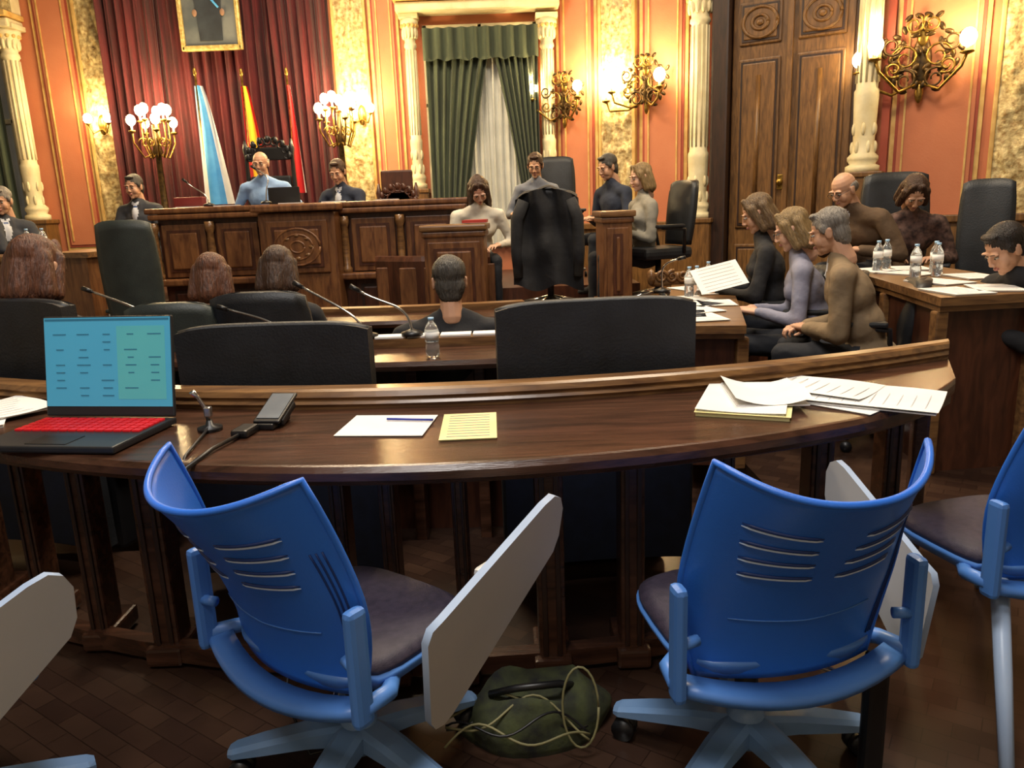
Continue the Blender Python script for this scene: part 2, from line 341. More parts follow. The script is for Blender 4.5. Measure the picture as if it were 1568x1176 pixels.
# right side
person('blond_woman',(1.60,5.0,1.25),76,'black','dblond','bob',10,fem=True,hands=[(-.1,.36,.2),(.12,.36,.2)],hp=24)
person('blond_woman',(1.66,4.55,1.16),70,'lilac','blond','bob',14,fem=True,hands=[(-.12,.34,.2),(.05,.36,.2)],hp=22,glasses=True,skin=2)
person('grey_haired_man',(1.70,4.12,1.16),64,'beige','grey','short',20,hands=[(-.05,.32,.14),(.08,.34,.13)],hp=18,curl=.8,vneck=True,bulk=1.12,jacket=True)
person('balding_man',(2.38,5.55,1.38),115,'brown','grey','bald',34,hands=[(-.16,.36,.16),(.16,.36,.16)],hp=26,vneck=True,bulk=1.2,glasses=True,jacket=True)
person('dark_haired_woman',(2.86,5.5,1.34),165,'pattern','brown','bob',28,fem=True,hp=46,hands=[(-.16,.36,.16),(.16,.36,.16)],bulk=1.25)
person('councillor_man',(2.44,3.8,1.06),98,'black','black','short',34,hands=[(-.12,.52,.2),(.14,.48,.2)],hp=34,bulk=1.15,jacket=True)
# ------------------------------------------------------------------ room
ZL=-.16
def wallbox(name,p0,p1,z0,z1,m,th=.2,side=1):
    d=(Vector(p1)-Vector(p0)); n=Vector((d.y,-d.x)).normalized()*th*side
    b=B(); a=Vector(p0);c=Vector(p1)
    b.prism([a,c,c+n,a+n],z0,z1,m); return b.obj(name)
wallbox('wall_back',(-7,10),(.58,10),ZL,6,SALMON,side=-1)
RW0=Vector((.58,10)); RWd=Vector((1,-.6))   # right-hand slanted wall
def rw(T,off=0,z=0):
    n=Vector((-.6,-1)).normalized()
    p=RW0+RWd*T+n*off; return Vector((p.x,p.y,z))
e=rw(6); wallbox('wall_right_slanted',(.58,10),(e.x,e.y),ZL,6,SALMON,side=-1)
wallbox('wall_right',(e.x,e.y),(e.x,-3),ZL,6,PLAIN,side=-1)
wallbox('wall_left',(-7,-3),(-7,10),ZL,6,PLAIN,side=-1)
wallbox('wall_front',(e.x,-3),(-7,-3),ZL,6,PLAIN,side=-1)
b=B(); b.prism([(-7.2,-3.2),(e.x+.2,-3.2),(e.x+.2,10.2),(-7.2,10.2)],6.0,6.2,PLAIN); b.obj('ceiling')
b=B()
b.prism([(-7.2,-3.2),(e.x+.2,-3.2),(e.x+.2,10.2),(-7.2,10.2)],ZL-.2,ZL,FLOOR)
b.prism([(-7,-3),(e.x,-3),(e.x,3.0),(-7,3.0)],ZL,0,FLOOR)
b.prism([(1.2,3.0),(e.x,3.0),(e.x,6.0),(1.2,6.0)],ZL,0,FLOOR)
b.obj('floor')
b=B(); b.prism([(-5.2,7.3),(1.25,7.3),(1.25,9.5),(-5.2,9.5)],ZL,.6,WOODR); b.obj('dais_platform')
b=B(); b.prism([(-.75,6.1),(1.9,6.1),(1.9,7.28),(-.75,7.28)],ZL,.45,WOODR); b.obj('side_platform')
b=B(); b.prism([(2.0,4.9),(4.6,4.9),(4.6,6.7),(2.0,6.7)],0,.14,WOODR); b.obj('right_platform')
b=B(); b.prism([(-5.6,5.9),(-3.4,5.9),(-3.4,7.28),(-5.6,7.28)],ZL,.33,WOODR); b.obj('left_platform')
XB=Matrix(((1,0,0,0),(0,-1,0,10),(0,0,1,0),(0,0,0,1)))
nn=Vector((-.6,-1)).normalized()
XR=Matrix(((1,nn.x,0,RW0.x),(-.6,nn.y,0,RW0.y),(0,0,1,0),(0,0,0,1)))
def relief(b,x0,x1,z0,z1,X,seed=0,amp=.035):
    w=x1-x0; cx=(x0+x1)/2
    def fn(u,v):
        x=x0+w*u; z=z0+(z1-z0)*v
        e=min(1,min(u,1-u)*8)
        ax=abs(x-cx)/w*2
        s=math.sin(9*z+3.2*math.sin(ax*3.0))*math.cos(ax*5.5+math.sin(z*7))
        n=noise.noise(Vector((ax*4,z*9,seed)))
        return Vector((x,.06+e*(.012+amp*max(0,s)+amp*.8*n),z))
    b.grid(fn,max(10,int(w/.02)),int((z1-z0)/.024),GOLDC,X=X)
    b.box((x0,.04,(z0+z1)/2),(.035,.08,z1-z0),OCHRE,X=X,bev=.01); b.box((x1,.04,(z0+z1)/2),(.035,.08,z1-z0),OCHRE,X=X,bev=.01)
    b.box((cx,.02,(z0+z1)/2),(w,.04,z1-z0),OCHRE,X=X)
def panel(b,x0,x1,z0,z1,X):
    cx=(x0+x1)/2;h=z1-z0;w=x1-x0
    b.box((cx,.015,(z0+z1)/2),(w,.03,h),OCHRE,X=X)
    b.box((cx,.025,(z0+z1)/2),(w-.07,.03,h-.1),SALDK,X=X)
    b.box((cx,.035,(z0+z1)/2),(w-.12,.03,h-.16),SALMON,X=X)
    for sx in(-1,1): b.box((cx+sx*(w/2-.1),.055,(z0+z1)/2),(.015,.015,h-.25),OCHRE,X=X)
def column(b,x,z0,z1,X,r=.1,y=.14,cap=True):
    h=z1-z0
    prof=[(r*1.6,0),(r*1.6,.06),(r*1.2,.08),(r*1.45,.12),(r*1.45,.15),(r*1.05,.19)]
    prof+=[(r*1.0,.3),(r*1.15,h*.28),(r*1.15,h*.3),(r,.31*h),(r*.95,h-.32),(r*1.15,h-.3),(r*1.1,h-.27),(r*.95,h-.25),(r*1.1,h-.18),(r*1.5,h-.06),(r*1.65,h-.05),(r*1.65,h)]
    b.lathe((x,y,z0),prof,CREAM,20,X)
    for k in range(12):   # flutes, leaf ornaments on the capital and shaft foot
        a=2*pi*k/12
        b.tube([(x+math.cos(a)*r,y+math.sin(a)*r,z0+.33*h),(x+math.cos(a)*r*.95,y+math.sin(a)*r*.95,z1-.34)],r*.12,CREAM,6,X=X)
        b.ell((x+math.cos(a)*r*1.2,y+math.sin(a)*r*1.2,z1-.15),(.022,.022,.07),CREAM,8,5,X)
        b.ell((x+math.cos(a)*r*1.35,y+math.sin(a)*r*1.35,z1-.07),(.026,.026,.026),OCHRE,8,5,X)
        b.ell((x+math.cos(a)*r*1.05,y+math.sin(a)*r*1.05,z0+.24+.17*(k%2)),(.018,.018,.06),CREAM,8,5,X)
    b.box((x,y,z1+.03),(r*3.5,r*3.0,.06),CREAM,X=X,bev=.01)
    b.box((x,y,z0-.3),(r*3.6,r*3.0,.6),WOODDOOR,X=X,bev=.02)
    b.box((x,y,z0-.02),(r*4,r*3.4,.05),WOODDOOR,X=X,bev=.01)
b=B(); relief(b,-5.05,-4.66,1.0,4.6,XB,1); relief(b,-1.98,-1.6,1.0,4.6,XB,2); b.obj('trim_1',fix=False)
b=B(); panel(b,-5.58,-5.09,1.0,5.2,XB); panel(b,-1.56,-1.2,1.0,5.2,XB); b.obj('trim_2')
b=B(); column(b,-1.06,1.6,3.55,XB,.065); column(b,.57,1.55,3.5,XB,.075); column(b,-5.83,1.4,3.6,XB,.09); b.obj('trim_3')
b=B()
for x0,x1 in((-1.2,.72),(-7,-5.7)):
    cx=(x0+x1)/2;w=x1-x0
    b.box((cx,.16,3.66),(w,.32,.1),CREAM,X=XB,bev=.02); b.box((cx,.19,3.75),(w+.04,.38,.06),OCHRE,X=XB,bev=.01)
    def fn(u,v,x0=x0,w=w): 
        x=x0+w*u; z=3.78+.6*v
        return Vector((x,.2+.035*max(0,math.sin(x*14)*math.cos(z*16+math.sin(x*9)))+.02*noise.noise(Vector((x*9,z*9,3))),z))
    b.grid(fn,80,24,GOLDC,X=XB)
    b.box((cx,.1,4.1),(w,.18,.66),CREAM,X=XB); b.box((cx,.2,4.45),(w+.04,.4,.12),CREAM,X=XB,bev=.02)
b.obj('trim_4',fix=False)
def window(name,x0,x1,z0,z1,X):
    b=B(); cx=(x0+x1)/2
    b.box((cx,.03,(z0+z1)/2),(x1-x0,.02,z1-z0),SHEER,X=X)
    for x in(x0+.03,cx,x1-.03): b.box((x,.05,(z0+z1)/2),(.06,.05,z1-z0),CREAM,X=X,bev=.01)
    for z in(z0+.03,z0+(z1-z0)*.65,z1-.03): b.box((cx,.05,z),(x1-x0,.05,.06),CREAM,X=X,bev=.01)
    b.obj(name)
def drape(b,fx0,fx1,z0,z1,y,amp,nf,m,X,nu=90,nv=14):
    def fn(u,v):
        z=z0+(z1-z0)*v
        x=fx0(v)+(fx1(v)-fx0(v))*u
        return Vector((x,y+amp*math.sin(u*nf*2*pi+.6*math.sin(v*3))+amp*.4*math.sin(u*nf*4.6*pi+1),z))
    b.grid(fn,nu,nv,m,X=X)
window('window_1',-.92,.46,.9,3.5,XB)
b=B()
drape(b,lambda v:-.88,lambda v:-.5+.38*v**1.3,.9,3.2,.24,.03,7,GREENV,XB)
drape(b,lambda v:.28-.36*v**1.3,lambda v:.45,.9,3.2,.24,.03,7,GREENV,XB)
drape(b,lambda v:-.6,lambda v:.38,.9,3.2,.13,.02,12,SHEER,XB)
def pel(u,v):
    return Vector((-.9+1.36*u,.3+.025*math.sin(u*60)+.02*(1-v),3.42-(1-v)*(.36+.012*math.sin(u*38))))
b.grid(pel,120,6,GREENV,X=XB)
b.obj('window_curtain')
window('window_2',-7,-5.95,.9,3.5,XB)
b=B(); drape(b,lambda v:-7,lambda v:-5.97,.9,3.45,.24,.03,9,GREENV,XB); b.obj('window_curtain')
b=B(); drape(b,lambda v:-4.64,lambda v:-2.0,.6,5.4,.16,.035,21,REDV,XB,nu=240,nv=6)
drape(b,lambda v:-4.66,lambda v:-4.05+.1*v,.6,5.4,.3,.045,6,REDV,XB); drape(b,lambda v:-2.6-.1*v,lambda v:-2.0,.6,5.4,.3,.045,6,REDV,XB)
b.obj('velvet_backdrop_curtain')
b=B(); X=XB@Matrix.Translation((-3.34,.36,3.86))
for sx in(-1,1): b.box((sx*.33,0,0),(.05,.06,1.22),GILT,X=X,bev=.015)
for sz in(-1,1): b.box((0,0,sz*.58),(.7,.06,.06),GILT,X=X,bev=.015)
b.box((0,-.01,0),(.64,.02,1.14),PORTR,X=X)
b.prism([(-.13,-.5),(-.15,-.1),(-.19,.12),(-.06,.2),(.06,.2),(.19,.12),(.15,-.1),(.13,-.5)],0,.012,PSUIT,X=X@Matrix(((1,0,0,0),(0,0,1,0),(0,1,0,0),(0,0,0,1))))
b.ell((0,.012,.3),(.07,.012,.095),mat('portrait_skin','#8a6a55'),X=X)
for s in(-1,1): b.ell((s*.16,.014,-.2),(.028,.01,.04),mat('portrait_hand','#8a6a55'),X=X)
b.tube([(-.12,.014,.14),(.12,.014,-.15)],.012,FBLUE,6,X=X)
b.obj('framed_portrait')
b=B(); relief(b,.62,.98,1.0,4.4,XR,5); relief(b,4.05,4.8,1.0,4.0,XR,6); b.obj('trim_5',fix=False)
b=B(); panel(b,.12,.58,1.0,5.2,XR); panel(b,1.03,1.52,1.0,5.2,XR); panel(b,3.3,3.97,1.0,5.2,XR)
b.box((3.26,.05,3),(.06,.1,4.4),SALDK,X=XR); b.obj('trim_6')
b=B(); column(b,1.66,1.14,3.5,XR,.085); column(b,3.12,1.55,4.1,XR,.085,y=.28); b.obj('trim_7')
b=B(); b.box((.8,.05,.45),(1.7,.1,1.22),WOODDOOR,X=XR,bev=.01); b.box((4.4,.05,.45),(2.5,.1,1.22),WOODDOOR,X=XR,bev=.01)
b.box((.8,.07,1.08),(1.7,.14,.07),WOODDOOR,X=XR,bev=.01); b.box((4.4,.07,1.08),(2.5,.14,.07),WOODDOOR,X=XR,bev=.01); b.obj('trim_8')
b=B()
b.box((1.86,.1,2.1),(.16,.2,4.6),WOODDK,X=XR,bev=.02); b.box((3.05,.08,2.1),(.12,.16,4.6),WOODDK,X=XR,bev=.02); b.box((2.45,.1,4.3),(1.2,.2,.2),WOODDOOR,X=XR,bev=.02)
for x0,x1 in((1.95,2.44),(2.46,2.98)):
    cx=(x0+x1)/2;w=x1-x0
    b.box((cx,.04,2.05),(w,.06,4.3),WOODDOOR,X=XR,bev=.01)
    for z,h in((.45,.8),(1.9,1.75),(3.12,.42),(3.8,.6)):
        b.box((cx,.08,z),(w-.12,.03,h),WOODDOOR,X=XR,bev=.014)
        b.box((cx,.09,z),(w-.17,.03,h-.06),WOODDK,X=XR); b.box((cx,.1,z),(w-.2,.03,h-.1),WOODDOOR,X=XR,bev=.012)
    for rr,mm in((.15,WOODDOOR),(.07,WOODDOOR)):
        pts=[(cx+rr*math.cos(2*pi*k/24),.12,3.12+rr*math.sin(2*pi*k/24)) for k in range(25)]; b.tube(pts,.016,mm,8,X=XR)
    b.ell((cx,.12,3.12),(.035,.02,.035),WOODDOOR,X=XR)
    b.tube([(cx,.12,1.15),(cx,.12,2.6)],.02,WOODDOOR,8,X=XR)
b.ell((2.42,.15,1.5),(.03,.03,.04),BRASS,X=XR); b.box((2.42,.12,1.5),(.05,.03,.16),BRASS,X=XR,bev=.01)
b.box((2.46,.11,2.05),(.05,.04,4.3),WOODDOOR,X=XR,bev=.01)
b.obj('door_1')
# ------------------------------------------------------------------ lamps
def plight(name,loc,power,col=(1,.72,.36),r=.06,parent=None):
    l=bpy.data.lights.new(name,'POINT'); l.energy=power; l.color=col; l.shadow_soft_size=r
    o=bpy.data.objects.new(name,l); COL.objects.link(o); o.location=loc
    if parent: o.parent=parent
def spiral(b,c,r,ax,turn,m,th=.009,X=None,n=18,t0=0):
    pts=[]
    for k in range(n+1):
        t=k/n; a=t0+turn*t*2*pi; rr=r*(1-.75*t)
        pts.append(Vector(c)+Vector(ax)*(rr*math.cos(a))+Vector((0,0,rr*math.sin(a))))
    b.tube(pts,[th*(1-.4*k/n) for k in range(n+1)],m,6,X=X)
def sconce(T,z,bulbs,sc=1.0,pw=20,br=.052):
    root=empty('wall_sconce',rw(T,.08,z)); ang=math.atan2(-.6,1); root.rotation_euler=(0,0,ang)
    b=B()
    b.ell((0,-.01,0),(.07*sc,.03,.2*sc),BRONZE); b.ell((0,-.04,.2*sc),(.045*sc,.03,.09*sc),BRASS); b.ell((0,-.04,-.22*sc),(.03*sc,.03,.08*sc),BRASS)
    for s in(-1,1):
        for k,(dx,dz,r) in enumerate(((.11,.03,.1),(.1,-.13,.08),(.06,.26,.07),(.2,.12,.075),(.18,-.05,.06))):
            spiral(b,(s*dx*sc,-.08-.02*k,dz*sc),r*sc,(s,0,0),1.4,BRONZE if k%2 else BRASS,.010*sc,t0=k)
            for q in range(5):
                a=q*1.3+k; b.ell((s*(dx+r*math.cos(a))*sc,-.08,(dz+r*math.sin(a))*sc),(.02*sc,.01,.035*sc),BRONZE,6,4,rot=Matrix.Rotation(a,3,'Y'))
    for x,zz,y in bulbs:
        b.tube([(0,-.05,-.15*sc),(x*.45,y*.6,-.24*sc+zz*.2),(x*.9,y*.95,zz-.24),(x,y,zz-.13)],[.012*sc]*4,BRASS,8)
        b.lathe((x,y,zz-.13),[(.008,-.02),(.05*sc,0),(.045*sc,.015),(.016,.02),(.014,.03)],BRASS,12)
        b.lathe((x,y,zz-.1),[(.014,0),(.014,.06)],CANDLE,10)
        b.ell((x,y,zz+.0),(br,br,br*1.15),BULB,14,10)
        plight('bulb_light',(x,y-.02,zz+.12),pw,parent=root)
    b.obj('sconce_frame',root)
sconce(.24,2.55,[(-.34,.17,-.2),(.26,.14,-.22)],br=.055,pw=24)
sconce(1.13,2.62,[(-.36,.08,-.2),(-.46,.0,-.12),(.22,.08,-.22)],1.0,br=.065,pw=24)
sconce(3.5,2.55,[(-.52,.06,-.2),(-.38,.16,-.28),(.38,.14,-.25)],1.25,26,.07)
def candelabra(x,y,z,zl,n=9):
    root=empty('candelabra',(x,y,z)); b=B(); h=zl-z
    b.lathe((0,0,0),[(.2,0),(.2,.05),(.14,.08),(.15,.5),(.17,.52),(.17,.56),(.06,.6),(.035,.68),(.07,.76),(.04,.84),(.03,h-.45),(.06,h-.4),(.03,h-.3),(.03,h-.1)],BRONZE)
    for k in range(n):
        a=2*pi*k/n+.3; r=.24 if k%2 else .15; zz=h+(-.06 if k%2 else .06)
        ca,sa=math.cos(a),math.sin(a)
        b.tube([(0,0,h-.4),(ca*r*.6,sa*r*.6,h-.46),(ca*r,sa*r,h-.3),(ca*r,sa*r,zz-.1)],.01,BRASS,6)
        b.lathe((ca*r,sa*r,zz-.12),[(.01,-.02),(.04,0),(.035,.01),(.013,.015)],BRASS,10)
        b.lathe((ca*r,sa*r,zz-.105),[(.012,0),(.012,.06)],CANDLE,8)
        b.ell((ca*r,sa*r,zz+.0),(.05,.05,.06),BULB,12,8)
        spiral(b,(ca*r*.55,sa*r*.55,h-.3),.06,(ca,sa,0),1.2,BRASS,.007)
    b.obj('candelabra_body',root)
    plight('candle_light',(0,-.3,h+.1),60,parent=root,r=.12); plight('candle_light',(0,.28,h+.2),26,parent=root,r=.1)
candelabra(-3.93,9.15,.6,2.5); candelabra(-1.84,9.15,.6,2.55)
for k,x in enumerate((-4.86,-1.7)):
    root=empty('pilaster_lamp',(x,9.86,2.5)); b=B()
    b.ell((0,0,0),(.05,.03,.12),BRASS)
    for s in(-1,1):
        b.tube([(0,-.02,-.05),(s*.08,-.08,-.1),(s*.12,-.1,0)],.01,BRASS,8); b.lathe((s*.12,-.1,0),[(.01,-.01),(.035,.01),(.014,.02)],BRASS,10); b.ell((s*.12,-.1,.07),(.05,.05,.058),BULB,12,8)
    b.obj('lamp_body',root); plight('lamp_light',(0,-.2,.12),26,parent=root)
def flag(name,x,y,zt,zb,w,cols):
    root=empty(name,(x,y,.6)); b=B(); b.cyl((0,0,0),(0,0,zt-.6+.12),.012,.012,BRASS,8); b.lathe((0,0,0),[(.12,0),(.12,.03),(.02,.06)],BRONZE); b.ell((0,0,zt-.6+.15),(.02,.02,.05),BRASS)
    def fn(u,v,a=0,c=1):
        z=(zt-.6)-(zt-zb)*v; ww=w*(.25+.75*v**.8); uu=a+(c-a)*u
        return Vector(((uu-.15)*ww,-.03+.03*math.sin(uu*9+v*2),z))
    for a,c,m in cols: b.grid(lambda u,v:fn(u,v,a,c),8,12,m)
    b.obj('flag_cloth',root)
flag('galician_flag',-3.42,9.2,2.8,1.5,.36,[(0,.2,WHITE),(.2,.7,FBLUE),(.7,1,WHITE)])
flag('spanish_flag',-2.95,9.35,2.8,1.5,.28,[(0,.3,FRED),(.3,.75,FYEL),(.75,1,FRED)])
flag('city_flag',-2.45,9.4,2.8,1.6,.14,[(0,.85,FRED),(.85,1,WHITE)])
# ------------------------------------------------------------------ dais furniture
def fpanel(b,x0,x1,z0,z1,y,m1,m2,X=None):
    cx=(x0+x1)/2;cz=(z0+z1)/2;w=x1-x0;h=z1-z0
    b.box((cx,y,cz),(w,.03,h),m1,bev=.008,X=X); b.box((cx,y-.015,cz),(w-.1,.02,h-.1),m2,X=X); b.box((cx,y-.022,cz),(w-.15,.03,h-.15),m1,bev=.012,X=X)
b=B()
b.box((-1.8,7.45,.62),(2.8,.42,1.56),WOODR,bev=.01)
b.box((-1.8,7.44,1.425),(2.95,.58,.05),WOODD,bev=.015); b.box((-1.8,7.2,1.37),(2.9,.1,.05),WOODD,bev=.015)
for i,(x0,x1) in enumerate(((-3.2,-2.72),(-2.70,-2.24),(-1.46,-.98),(-.96,-.43))):
    fpanel(b,x0+.04,x1-.04,.82,1.3,7.22,WOODD,WOODR); fpanel(b,x0+.04,x1-.04,.0,.75,7.22,WOODR,WOODDK)
b.box((-1.85,7.1,.62),(.68,.3,1.5),WOODD,bev=.015); b.box((-1.85,7.08,1.41),(.76,.4,.06),WOODD,bev=.015)
fpanel(b,-2.12,-1.58,.84,1.3,6.94,WOODD,WOODR)
for rr in(.16,.11,.05):
    b.tube([(-1.85+rr*1.25*math.cos(2*pi*k/24),6.91,1.07+rr*math.sin(2*pi*k/24)) for k in range(25)],.013,WOODD,6)
for k in range(8):
    a=k*pi/4; b.ell((-1.85+.1*1.25*math.cos(a),6.91,1.07+.1*math.sin(a)),(.03,.015,.02),WOODE,8,5)
for x in(-3.22,-2.71,-2.22,-1.48,-.97,-.41):
    b.lathe((x,7.19,.8),[(.045,0),(.045,.05),(.03,.07),(.036,.25),(.03,.42),(.045,.46),(.045,.52)],WOODE,12)
b.box((-1.8,7.16,.78),(2.9,.12,.06),WOODD,bev=.015)
b.obj('dais_desk')
b=B()
rows=[]
for k in range(15):
    x=-1.15+1.0*k/14; y=6.75-.25*math.sin(pi*k/14)
    rows.append([(x,y,ZL),(x,y,.93),(x,y+.02,.97),(x,y+.14,.97),(x,y+.16,.93),(x,y+.16,ZL)])
b.loft(rows,WOODR); 
for k in range(1,14,3):
    x=-1.15+k/14; y=6.74-.25*math.sin(pi*k/14); b.box((x+.03,y-.01,.7),(.16,.03,.36),WOODD,bev=.008)
b.obj('low_wood_barrier')
def lectern(name,c,w,d,zt,z0,rz):
    X=Matrix.Translation((c[0],c[1],0))@Matrix.Rotation(rz,4,'Z'); b=B()
    b.box((0,0,(z0+zt-.06)/2),(w-.06,d-.06,zt-.06-z0),WOODD,bev=.01,X=X); b.box((0,0,zt-.03),(w,d,.05),WOODE,bev=.015,X=X); b.box((0,0,zt-.08),(w-.03,d-.03,.05),WOODD,bev=.015,X=X)
    fpanel(b,-w/2+.06,w/2-.06,z0+.1,zt-.14,-d/2+.03,WOODD,WOODR,X=X); b.box((0,0,z0+.04),(w,d,.08),WOODD,bev=.01,X=X)
    b.obj(name)
lectern('wooden_lectern',(-.42,6.5),.55,.42,1.23,ZL,-.05)
lectern('wooden_side_desk',(.92,6.72),.3,.6,1.29,.45,0)
b=B(); b.prism([(-.36,6.42),(-.16,6.4),(-.15,6.66),(-.34,6.66)],1.232,1.255,mat('red_folder','#8d2622','#a8332b')); b.obj('red_folder')
def throne(x,y,z0,h,w,dark,pad):
    b=B(); 
    b.box((0,0,.45),(w,.5,.1),pad,bev=.03)
    for sx in(-1,1):
        for sy in(-1,1): b.lathe((sx*(w/2-.03),sy*.21,0),[(.03,0),(.02,.1),(.035,.2),(.025,.4)],dark,10)
        b.lathe((sx*(w/2-.02),.22,.45),[(.03,0),(.022,.2),(.035,.35),(.02,h-.75),(.035,h-.65),(.01,h-.55)],dark,10)
        b.tube([(sx*w/2,.2,.72),(sx*w/2,-.1,.74),(sx*w/2,-.22,.7),(sx*w/2,-.2,.5)],.02,dark,8)
    b.box((0,.22,.85),(w-.1,.05,.65),pad,bev=.02)
    for k in range(9):
        a=pi*k/8; r=w*.42
        spiral(b,(r*math.cos(a)*.9,.2,h-.28+r*.7*math.sin(a)),.05,(1 if k<4 else -1,0,0),1.3,dark,.012,t0=a); b.ell((r*math.cos(a),.2,h-.28+r*.8*math.sin(a)),(.03,.02,.04),dark,8,5)
    b.box((0,.22,h-.25),(w-.08,.05,.14),dark,bev=.02)
    return b,(x,y,z0)
bb,l=throne(-2.56,8.55,.6,1.66,.54,BLACKP,BLACKL); bb.obj('carved_throne',loc=l)
bb,l=throne(-1.15,8.3,.6,1.14,.44,WOODR,WOODR); bb.obj('carved_wooden_chair',loc=l)
def office_chair(name,x,y,z0,rz,top,w=.46,m=BLACKL,base=True):
    b=B(); seat=.46
    bz0=seat+.06; 
    def back(u,v):
        a=(u-.5)*2; ww=w/2*(.86+.14*math.sin(v*pi*.9)); z=bz0+(top-z0-bz0)*v
        if v>.9: z-= .03*abs(a)**4
        return a*ww,z
    def f(u,v): x_,z=back(u,v); a=(u-.5)*2; return Vector((x_,-.24+.05*a*a-.06*v,z))
    def g(u,v): x_,z=back(u,v); a=(u-.5)*2; return Vector((x_*.98,-.16+.05*a*a-.06*v+.03*math.sin(v*pi)*(1-a*a)-.03*abs(a)**4,z))
    rows=[]
    for j in range(13):
        v=j/12; rows.append([f(i/10,v) for i in range(11)]+[g(1-i/10,v) for i in range(11)])
    b.loft(rows,m,smooth=True)
    b.box((0,.04,seat),(w,.46,.1),m,bev=.035)
    for s in(-1,1):
        b.tube([(s*w*.5,-.1,seat),(s*(w*.5+.04),-.08,seat+.2),(s*(w*.5+.04),.14,seat+.22)],.016,BLACKP,8); b.box((s*(w*.5+.04),.06,seat+.23),(.06,.26,.03),m,bev=.012)
    if base:
        b.cyl((0,.03,.1),(0,.03,seat-.04),.03,.025,BLACKP)
        for k in range(5):
            a=2*pi*k/5+.4; q=(.28*math.cos(a),.03+.28*math.sin(a))
            b.tube([(0,.03,.13),(q[0],q[1],.08)],[.028,.016],CHROME,8); b.cyl((q[0]-.012,q[1],.03),(q[0]+.012,q[1],.03),.03,.03,BLACKP,12)
    return b.obj(name,loc=(x,y,z0),rz=rz)
office_chair('office_chair',.36,6.55,.45,-.1,1.48,.42)
office_chair('office_chair',.55,8.25,.6,pi,1.85,.42)
office_chair('office_chair',1.36,6.85,.45,1.9,1.52,.42)
office_chair('office_chair',-2.78,5.9,.0,.1,1.36,.42,GREENL)
office_chair('office_chair',3.35,5.45,.14,2.6,1.42,.36)
office_chair('office_chair',2.95,5.85,.14,2.9,1.5,.5)
office_chair('office_chair',-1.62,3.86,ZL,0.05,.97,.44,GREENL)
office_chair('office_chair',-1.2,3.92,ZL,0,1.0,.5)
office_chair('office_chair',-.3,3.76,ZL,0,.64,.46)
office_chair('office_chair',1.95,4.15,0,1.25,.9,.44)
office_chair('office_chair',1.85,4.65,0,1.3,.9,.44)
office_chair('office_chair',1.8,5.1,0,1.35,.9,.44)
b=B()
def fn(u,v): 
    a=(u-.5)*2
    return Vector((a*.25*(1+.14*(1-v)),-.33-.035*math.sin(a*7+v*4)-.04*noise.noise(Vector((u*5,v*4,1))),.25+.78*v-.08*a*a*v+.03*math.sin(a*5)*(1-v)))
b.grid(fn,28,24,C['black'])
b.grid(lambda u,v: Vector(((u-.5)*.48,-.33+.2*v,1.03+.02*math.sin(v*pi)-.08*((u-.5)*2)**2+.01*math.sin(u*15))),20,6,C['black'])
for s in(-1,1): b.tube([(s*.18,-.33,.94),(s*.24,-.34,.8),(s*.25,-.35,.55),(s*.24,-.34,.34)],[.05,.05,.045,.04],C['black'],10)
b.obj('draped_coat',loc=(.36,6.55,.45),rz=-.1)
def wide_seat(x,y,rz,top,w):
    b=B(); rows=[]
    def P(a,v,s):
        z=.08+(top-.08)*v - (.018*abs(a)**6 if v>.95 else 0)
        return Vector((a*w/2,(.0 if s else .07)-.03*(a*a)-.015*v,z))
    for j in range(13):
        v=j/12
        rows.append([P((i/8-1)*1,v,1) for i in range(17)]+[P(1-i/8,v,0) for i in range(17)])
    b.loft(rows,BLACKL,smooth=False)
    b.tube([(a*w/2*.985,.02-.03*a*a,top-.012-.018*abs(a)**6) for a in[-1+i/8 for i in range(17)]],.02,BLACKL,8)
    b.loft([[P((i/8-1)*.97,v,1)+Vector((0,-.008,0)) for i in range(17)]+[P((1-i/8)*.97,v,1)+Vector((0,.01,0)) for i in range(17)] for v in(.0,.3,.6)],NAVYP)
    b.box((0,.34,.42),(w-.04,.46,.14),BLACKL,bev=.04)
    b.box((0,.3,.18),(w-.1,.36,.34),BLACKP,bev=.02)
    for s in(-1,1): b.box((s*(w/2-.03),.32,.5),(.06,.42,.3),BLACKL,bev=.025)
    b.obj('wide_leather_seat',loc=(x,y,0),rz=rz)
wide_seat(-1.93,2.95,-.28,1.07,.62)
wide_seat(-.81,2.62,-.06,.985,.67)
wide_seat(.29,2.6,.08,1.03,.68)
# ------------------------------------------------------------------ curved desks
def arcdesk(name,x0,x1,yf,depth,zt,z0,m,edge=WOODE,n=30,slats=True):
    b=B(); xs=[x0+(x1-x0)*k/n for k in range(n+1)]
    def nrm(x):
        d=(yf(x+.01)-yf(x-.01))/.02; v=Vector((-d,1)); return v.normalized()
    def row(x,prof):
        p=Vector((x,yf(x))); q=nrm(x); return [(p.x+q.x*o,p.y+q.y*o,z) for o,z in prof]
    b.loft([row(x,[(0,zt-.04),(-.008,zt-.02),(0,zt),(depth,zt),(depth,zt-.04)]) for x in xs],m)
    b.loft([row(x,[(depth,zt-.06),(depth-.01,zt+.02),(depth-.01,zt+.04),(depth+.09,zt+.04),(depth+.1,zt+.02),(depth+.09,zt-.06)]) for x in xs],edge)
    b.loft([row(x,[(depth+.02,z0),(depth+.02,zt-.06),(depth+.05,zt-.06),(depth+.05,z0)]) for x in xs],WOODR if z0<-.1 else WOODDK)
    if slats:
        for k in range(0,n+1,3): 
            x=xs[k]; p=Vector((x,yf(x)))+nrm(x)*(depth-.08); b.box((p.x,p.y,(z0+zt)/2-.02),(.05,.16,zt-z0-.04),m,bev=.008)
    b.obj(name)
